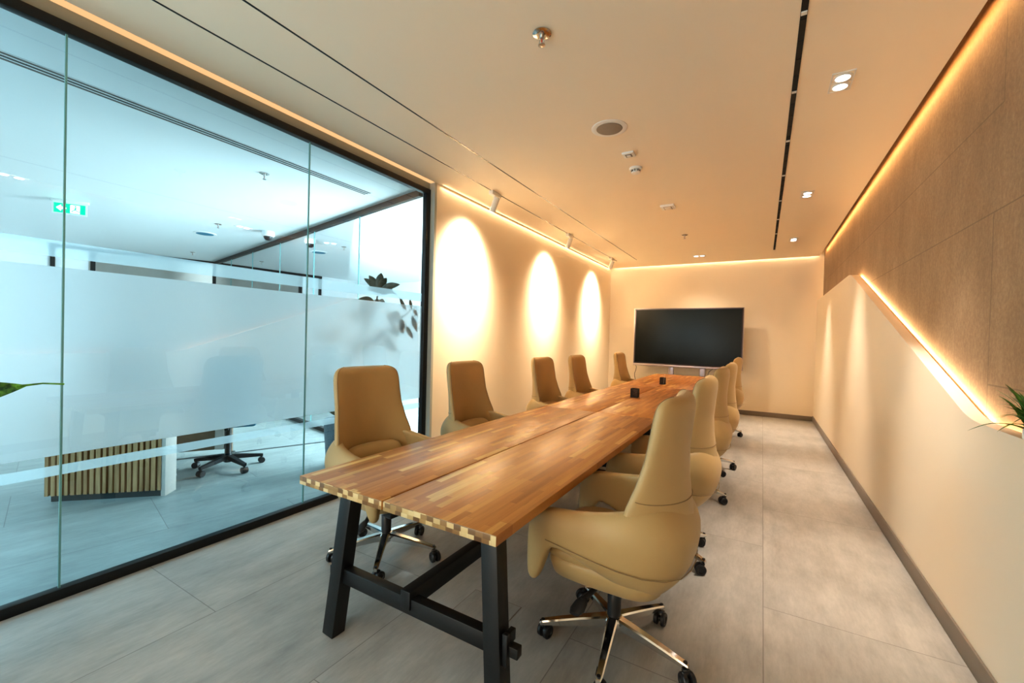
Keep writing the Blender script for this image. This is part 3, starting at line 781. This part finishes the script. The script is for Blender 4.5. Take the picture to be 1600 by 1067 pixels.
for s in (-1, 1):
    bm = bmesh.new(); tube(bm, [(0, s*.2, .44), (0, s*.29, .46), (0, s*.29, .62)], .014, 8); box(bm, -.12, .12, s*.29-.035, s*.29+.035, .62, .65, bev=.01); finish('armrest', bm, M['black'], oc)
base = finish('star_base', (lambda b: (lathe(b, [(0, .07), (.045, .07), (.045, .13), (0, .13)], 20), b)[1])(bmesh.new()), M['black'], oc)
for k in range(5):
    a_ = 2*PI*k/5 + math.radians(-60)-.3; dr = Vector((math.cos(a_), math.sin(a_), 0))
    bm = bmesh.new(); beam(bm, dr*.03+Vector((0, 0, .11)), dr*.30+Vector((0, 0, .08)), .045, .045, .03, .025); finish('base_leg', bm, M['black'], base, False)
    bm = bmesh.new(); e = dr*.29; mt = Matrix.Translation(e+Vector((0, 0, .03))) @ Vector((-dr.y, dr.x, .0)).to_track_quat('Z', 'Y').to_matrix().to_4x4()
    lathe(bm, [(0, -.025), (.028, -.025), (.03, -.01), (.03, .01), (.028, .025), (0, .025)], 18, mtx=mt); tube(bm, [e+Vector((0, 0, .05)), e+Vector((0, 0, .075))], .01, 8); finish('caster', bm, M['plastic'], base)

# ------------------------------------------------------------------ television on its stand
tv = empty('television', (-1.29, 8.80, 0)); tag(tv, 'large wall-sized black flat television with thin silver frame on a stand', 'television')
bm = bmesh.new(); box(bm, -.99, .99, 0, .06, .855, 1.995, bev=.004); finish('casing', bm, M['bezel_l'], tv)
bm = bmesh.new(); box(bm, -.978, .978, -.004, .01, .885, 1.984, bev=.001); finish('bezel', bm, M['bezel'], tv)
bm = bmesh.new(); box(bm, -.955, .955, -.0065, 0, .905, 1.962); finish('screen', bm, M['screen'], tv)
bm = bmesh.new(); box(bm, -.99, .99, -.006, .05, .838, .872, bev=.004); finish('speaker_bar', bm, M['bezel_l'], tv)
for x in (-.26, .31):
    bm = bmesh.new(); box(bm, x-.05, x+.05, .08, .13, .03, 1.4, bev=.004); finish('stand_column', bm, M['bezel_l'], tv)
    bm = bmesh.new(); box(bm, x-.04, x+.04, -.28, .24, 0, .05, bev=.01); finish('stand_foot', bm, M['plastic'], tv)
bm = bmesh.new(); box(bm, -.35, .40, .05, .09, 1.0, 1.7); finish('mount_plate', bm, M['plastic'], tv)
bm = bmesh.new(); tube(bm, [(-2.235, 8.84, .832), (-2.22, 8.84, .80), (-2.235, 8.86, .73), (-2.27, 8.9, .66), (-2.28, 8.95, .60), (-2.27, 9.0, .5), (-2.25, 9.05, .35), (-2.25, 9.085, .2)], .005, 8)
tag(finish('power_cable', bm, M['plastic']), 'thin dark cable hanging down from the lower left corner of the television', 'cable')
bm = bmesh.new(); tube(bm, [(-.80, 8.89, .832), (-.865, 8.9, .78), (-.90, 8.94, .66), (-.9, 9.0, .4)], .005, 8)
tag(finish('power_cable', bm, M['plastic']), 'short dark cable hanging below the television near its right stand column', 'cable')

o = empty('floor_socket', (-1.14, 1.73, 0)); tag(o, 'square flush floor socket cover under the near end of the table', 'floor socket')
boxobj('rim', (-.140, .140, -.132, .132, -.002, .0012), M['skirt'], o)
boxobj('cover', (-.136, .136, -.128, .128, -.001, .002), M['floor'], o)
# ------------------------------------------------------------------ plants
def leaf(bm, base, tip, w, bend=(0, 0, -.02), n=9, cup=.15, side=None, wave=0.0, shape=.8, up=(0, 0, 1)):
    base, tip = Vector(base), Vector(tip); d = tip-base; L = d.length; dn = d.normalized()
    s = Vector(side).normalized() if side is not None else dn.cross(Vector(up)).normalized()
    s = (s - dn*s.dot(dn)).normalized(); nr = s.cross(dn)
    rows = []
    for i in range(n+1):
        t = i/n; c = base + d*t + Vector(bend)*math.sin(PI*t)*1.0
        ww = w*max(.02, math.sin(PI*t**shape))**.8 if 0 < t < 1 else w*.03
        row = []
        for k in (-1, -.5, 0, .5, 1):
            row.append(bm.verts.new(c + s*ww*k + nr*(abs(k)*ww*cup + wave*math.sin(t*9+k)*ww)))
        rows.append(row)
    for a_, b__ in zip(rows, rows[1:]):
        for k in range(4): bm.faces.new((a_[k], a_[k+1], b__[k+1], b__[k]))
# rubber plant behind the glass
rp = empty('rubber_plant', (-3.62, 2.86, 0)); tag(rp, 'tall rubber plant with dark oval leaves behind the glass near the black post', 'plant')
R0 = Vector((-3.62, 2.86, 0))
bm = bmesh.new(); lathe(bm, [(0, 0), (.15, 0), (.17, .02), (.20, .45), (.20, .48), (.175, .48), (.17, .43), (0, .43)], 32); finish('planter', bm, M['terrazzo'], rp)
bm = bmesh.new(); lathe(bm, [(0, .42), (.172, .43), (.17, .445), (0, .45)], 24); finish('soil', bm, M['soil'], rp)
def P(x, y, z): return Vector((x, y, z)) - R0
stems = [[P(-3.62, 2.86, .44), P(-3.58, 2.90, .9), P(-3.50, 2.94, 1.3), P(-3.38, 3.0, 1.58), P(-3.34, 3.0, 1.77)],
         [P(-3.58, 2.90, .9), P(-3.45, 2.98, 1.15), P(-3.24, 3.02, 1.36), P(-3.08, 3.06, 1.50), P(-3.0, 3.128, 1.60)],
         [P(-3.62, 2.86, .44), P(-3.68, 2.84, .8), P(-3.72, 2.78, 1.15), P(-3.70, 2.72, 1.40)]]
for s in stems:
    bm = bmesh.new(); tube(bm, s, [.012, .011, .009, .008, .006][:len(s)], 8); finish('stem', bm, M['bark'], rp)
def lf(b, t, w, bend=(0, 0, .012), up=(-.7, .7, .1)):
    bm = bmesh.new(); leaf(bm, b, t, w, bend, cup=.16, up=up, n=12, shape=.9); return finish('leaf', bm, M['ficus'], rp, ang=80)
B0 = (-3.34, 3.0, 1.765)
for t, w in (((-3.53, 2.98, 1.91), .030), ((-3.445, 2.97, 1.935), .034), ((-3.30, 3.0, 1.955), .040), ((-3.245, 3.02, 1.905), .036), ((-3.07, 3.03, 1.835), .034),
             ((-3.49, 2.99, 1.80), .030), ((-3.13, 3.04, 1.745), .022), ((-3.40, 2.93, 1.88), .036)):
    lf(P(*B0), P(*t), w, (0, 0, .02))
lf(P(-3.325, 3.0, 1.68), P(-3.385, 3.0, 1.665), .016); lf(P(-3.325, 3.0, 1.68), P(-3.26, 3.02, 1.66), .016)
for b, t, w in (((-2.990, 2.990, 1.495), (-2.989, 2.995, 1.350), .040), ((-2.990, 3.045, 1.43), (-2.989, 3.140, 1.305), .026), ((-2.990, 3.12, 1.535), (-2.989, 3.200, 1.375), .030),
                ((-2.990, 3.14, 1.60), (-2.989, 3.198, 1.535), .020), ((-2.990, 3.035, 1.585), (-2.990, 2.950, 1.700), .022), ((-2.990, 3.118, 1.60), (-2.990, 3.085, 1.700), .020)):
    lf(P(*b), P(*t), w, (0, 0, 0), up=(-1, .05, .03))
for b, t, w in (((-3.12, 3.03, 1.43), (-3.12, 3.045, 1.30), .040), ((-3.08, 3.05, 1.46), (-3.10, 2.99, 1.58), .036), ((-3.16, 3.03, 1.44), (-3.16, 2.97, 1.56), .03),
                ((-3.26, 3.06, 1.37), (-3.32, 2.93, 1.31), .042), ((-3.26, 3.02, 1.33), (-3.24, 3.18, 1.12), .050), ((-3.32, 3.0, 1.30), (-3.40, 2.92, 1.17), .045),
                ((-3.52, 2.93, 1.50), (-3.60, 2.83, 1.53), .045), ((-3.50, 2.94, 1.50), (-3.52, 3.10, 1.55), .045), ((-3.50, 2.93, 1.48), (-3.44, 2.86, 1.58), .045)):
    lf(P(*b), P(*t), w)
rnd = random.Random(3)
for s in stems[0], stems[2]:
    for i in range(1, len(s)):
        for k in range(4):
            a_ = rnd.uniform(0, 2*PI); b = s[i-1].lerp(s[i], rnd.random()); t = b + Vector((math.cos(a_)*.17, math.sin(a_)*.17, rnd.uniform(-.02, .12)))
            if (t+R0).x > -3.04: t.x -= .1
            lf(b, t, .045)

# variegated pot plant in the meeting room, left of the camera, one leaf reaching into view
dp = empty('potted_plant', (-2.42, -.12, 0)); tag(dp, 'variegated green leaf of a potted plant reaching in from the left picture edge', 'plant')
D0 = Vector((-2.42, -.12, 0))
bm = bmesh.new(); lathe(bm, [(0, 0), (.14, 0), (.17, .02), (.20, .50), (.20, .54), (.18, .54), (.175, .5), (0, .5)], 32); finish('planter', bm, M['white'], dp)
bm = bmesh.new(); lathe(bm, [(0, .49), (.176, .5), (.17, .515), (0, .52)], 24); finish('soil', bm, M['soil'], dp)
def dleaf(b, t, w, mid, side=None):
    bm = bmesh.new(); tube(bm, [Vector((0, 0, .5)), Vector(mid), Vector(b)], [.008, .006, .004], 8); st = finish('stalk', bm, M['stem'], dp)
    bm = bmesh.new(); leaf(bm, b, t, w, (0, 0, .02), n=14, cup=.1, side=side, wave=.05, shape=.75); finish('leaf', bm, M['dieff'], dp, ang=80)
# the visible leaf (tip near x -2.45, y .57, z 1.03)
bm = bmesh.new(); tube(bm, [Vector((0, 0, .5)), Vector((-.02, .05, .80)), Vector((.0, .22, 1.0))], [.008, .006, .004], 8); finish('stalk', bm, M['stem'], dp)
bm = bmesh.new(); leaf(bm, (.0, .22, 1.00), (-.03, .588, 1.115), .070, (0, 0, .022), n=16, cup=.25, side=(.55, .25, -.8), wave=.04, shape=.62)
tube(bm, [Vector((-.03, .56, 1.114)), Vector((-.03, .63, 1.120)), Vector((-.03, .69, 1.112))], [.005, .003, .0035], 6)
finish('leaf', bm, M['dieff'], dp, ang=80)
for k in range(9):
    a_ = 2*PI*k/9 + .7
    if math.sin(a_) > .3: continue
    r = .16; b = Vector((math.cos(a_)*r, math.sin(a_)*r, .85+.05*(k % 3))); t = Vector((math.cos(a_)*(r+.24), math.sin(a_)*(r+.24), .95+.06*(k % 3)))
    dleaf(b, t, .07, (b.x*.4, b.y*.4, .7))

# grass plant on the wall ledge
gp = empty('grass_plant', (XR+.03, 2.17, 1.036)); tag(gp, 'small green plant with narrow arching blades on the wall ledge at right', 'plant')
bm = bmesh.new(); prism(bm, [(-.026, -.055), (.026, -.055), (.026, .055), (-.026, .055)], 0, .035, 'z'); finish('pot', bm, M['white'], gp)
rnd = random.Random(11)
for k in range(60):
    a_ = rnd.uniform(PI*.42, PI*1.58) if k % 5 else rnd.uniform(0, 2*PI)
    # blades lean along the wall (y) and out into the room (-x)
    dx = -abs(math.cos(a_))*rnd.uniform(.02, .12); dy = math.sin(a_)*rnd.uniform(.06, .20); h = rnd.uniform(.01, .16)
    b = Vector((rnd.uniform(-.015, .01), rnd.uniform(-.04, .04), .03)); t = b + Vector((dx, dy, h))
    bm = bmesh.new(); leaf(bm, b, t, .0075, (0, 0, rnd.uniform(.015, .045)), n=8, cup=.3, shape=.5); finish('blade', bm, M['blade'], gp, ang=80)
for b, t in (((-.01, .03, .03), (-.10, .27, -.02)), ((0, .04, .03), (-.03, .21, .05)), ((0, .03, .03), (-.02, .15, .14)), ((0, .03, .03), (-.05, .17, .00))):
    bm = bmesh.new(); leaf(bm, b, t, .009, (0, 0, .03), n=10, cup=.3, shape=.45); finish('blade', bm, M['blade'], gp, ang=80)

# ------------------------------------------------------------------ lights
def area(name, loc, direction, sx_, sy_, col, power, spread=PI, xaxis=None):
    l = bpy.data.lights.new(name, 'AREA'); l.shape = 'RECTANGLE'; l.size = sx_; l.size_y = sy_; l.color = col; l.energy = power; l.spread = spread
    o = bpy.data.objects.new(name, l); COL.objects.link(o)
    z = -Vector(direction).normalized()
    x = Vector(xaxis).normalized() if xaxis else z.orthogonal().normalized(); x = (x - z*x.dot(z)).normalized(); y = z.cross(x)
    o.matrix_world = Matrix(((x.x, y.x, z.x, loc[0]), (x.y, y.y, z.y, loc[1]), (x.z, y.z, z.z, loc[2]), (0, 0, 0, 1)))
    return o
def spot(name, loc, direction, col, power, angle, blend, r=.03, lobe=0):
    l = bpy.data.lights.new(name, 'SPOT'); l.color = col; l.energy = power; l.spot_size = math.radians(angle); l.spot_blend = blend; l.shadow_soft_size = r
    o = bpy.data.objects.new(name, l); COL.objects.link(o); o.location = loc
    o.rotation_euler = Vector(direction).to_track_quat('-Z', 'Y').to_euler()
    if lobe:                                  # reflector optics: intensity falls off as cos^lobe
        l.use_nodes = True; nt = l.node_tree; b = NB(nt); em = [n for n in nt.nodes if n.type == 'EMISSION'][0]
        tc = nt.nodes.new('ShaderNodeTexCoord'); z = b.sep(tc.outputs['Normal'])[2]
        b.put(em.inputs['Strength'], b.math('POWER', b.math('ABSOLUTE', z), float(lobe)))
    return o
WARM = (1.0, .66, .36); NEUT = (1.0, .82, .62)
# track spots wash the left wall
for y in (3.83, 5.87, 7.92):
    spot('track_beam', (TX-.045, y, CZ-.205), (-.56, 0, -.83), (1, .79, .53), 490, 150, 1.0, .03, 10)
# twin downlights
for x, y in ((.355, 3.11), (.352, 5.29), (.353, 7.50)):
    spot('downlight_beam', (x, y, CZ-.02), (.0, 0, -1), (1, .88, .74), 100, 56, 1.0, .05)
spot('downlight_beam', (-1.02, 8.28, CZ-.02), (0, 0, -1), (1, .80, .56), 55, 120, 1.0, .05)
# coves
area('cove_light_right', (XR+.035, 3.4, CZ+.06), (.55, 0, -.8), 11.0, .02, (1, .50, .17), 8, xaxis=(0, 1, 0))
area('cove_light_back', (-1.0, YB-.012, CZ+.05), (0, .3, -1), 3.6, .015, (1, .76, .50), 2.5, xaxis=(1, 0, 0))
area('cove_light_left', (XL+.016, 6.2, CZ-.004), (.55, 0, -.8), 5.6, .010, (1, .74, .45), 4, xaxis=(0, 1, 0))
# LED behind the slanting wall edge
sl = Vector((0, 5.80-2.66, 2.10-1.02)); sd = sl.normalized()
area('ledge_light_slope', (XR+.071, 4.24, 1.555), Vector((.1, -sd.z, sd.y)), sl.length, .014, (1, .60, .28), 3.2, xaxis=tuple(sd))
area('ledge_light_low', (XR+.071, .45, 1.01), (.1, 0, 1), 4.3, .014, (1, .60, .28), 3.4, xaxis=(0, 1, 0))
area('ledge_light_high', (XR+.071, 7.45, 2.085), (.1, 0, 1), 3.2, .014, (1, .60, .28), 1.5, xaxis=(0, 1, 0))
# added soft fill lamps behind the camera, plus one in the office
area('rear_warm_fill', (-1.0, Y0+.05, 1.6), (0, 1, 0), 3.4, 2.2, (1.0, .78, .56), 20)
area('rear_cool_fill', (-2.2, Y0+.06, 1.3), (-.1, 1, -.25), 1.2, 1.8, (.62, .88, 1.0), 20)  # added cool fill for the near floor, no window modelled
area('office_glass_fill', (-4.2, -1.5, 2.2), (.72, .60, -.62), 1.8, 1.2, (.54, .84, 1.0), 34)  # added lamp, strengthens the cool light coming through the glass
# added fill lamps that brighten the office and hall, out of view
area('office_fill', (-10.5, -3.9, 1.5), (.12, 1, .12), 7.5, 2.4, (.88, .94, 1.0), 135)
area('office_hall_fill', (-3.1, 5.8, 1.5), (-1, 0, 0), 4.0, 2.4, (.88, .94, 1.0), 340)  # added fill hidden behind the left wall, whitens the space beyond

wd = bpy.data.worlds.new('world'); S.world = wd; wd.use_nodes = True
wd.node_tree.nodes['Background'].inputs[0].default_value = (.8, .9, 1, 1); wd.node_tree.nodes['Background'].inputs[1].default_value = .3
S.view_settings.view_transform = 'Standard'; S.view_settings.look = 'Medium High Contrast'; S.view_settings.exposure = 1.48; S.view_settings.gamma = 1.0
S.cycles.max_bounces = 10; S.cycles.diffuse_bounces = 5; S.cycles.glossy_bounces = 5; S.cycles.transmission_bounces = 8; S.cycles.transparent_max_bounces = 16
S.cycles.sample_clamp_indirect = 6.0; S.cycles.caustics_reflective = False; S.cycles.caustics_refractive = True
S.cycles.use_denoising = True
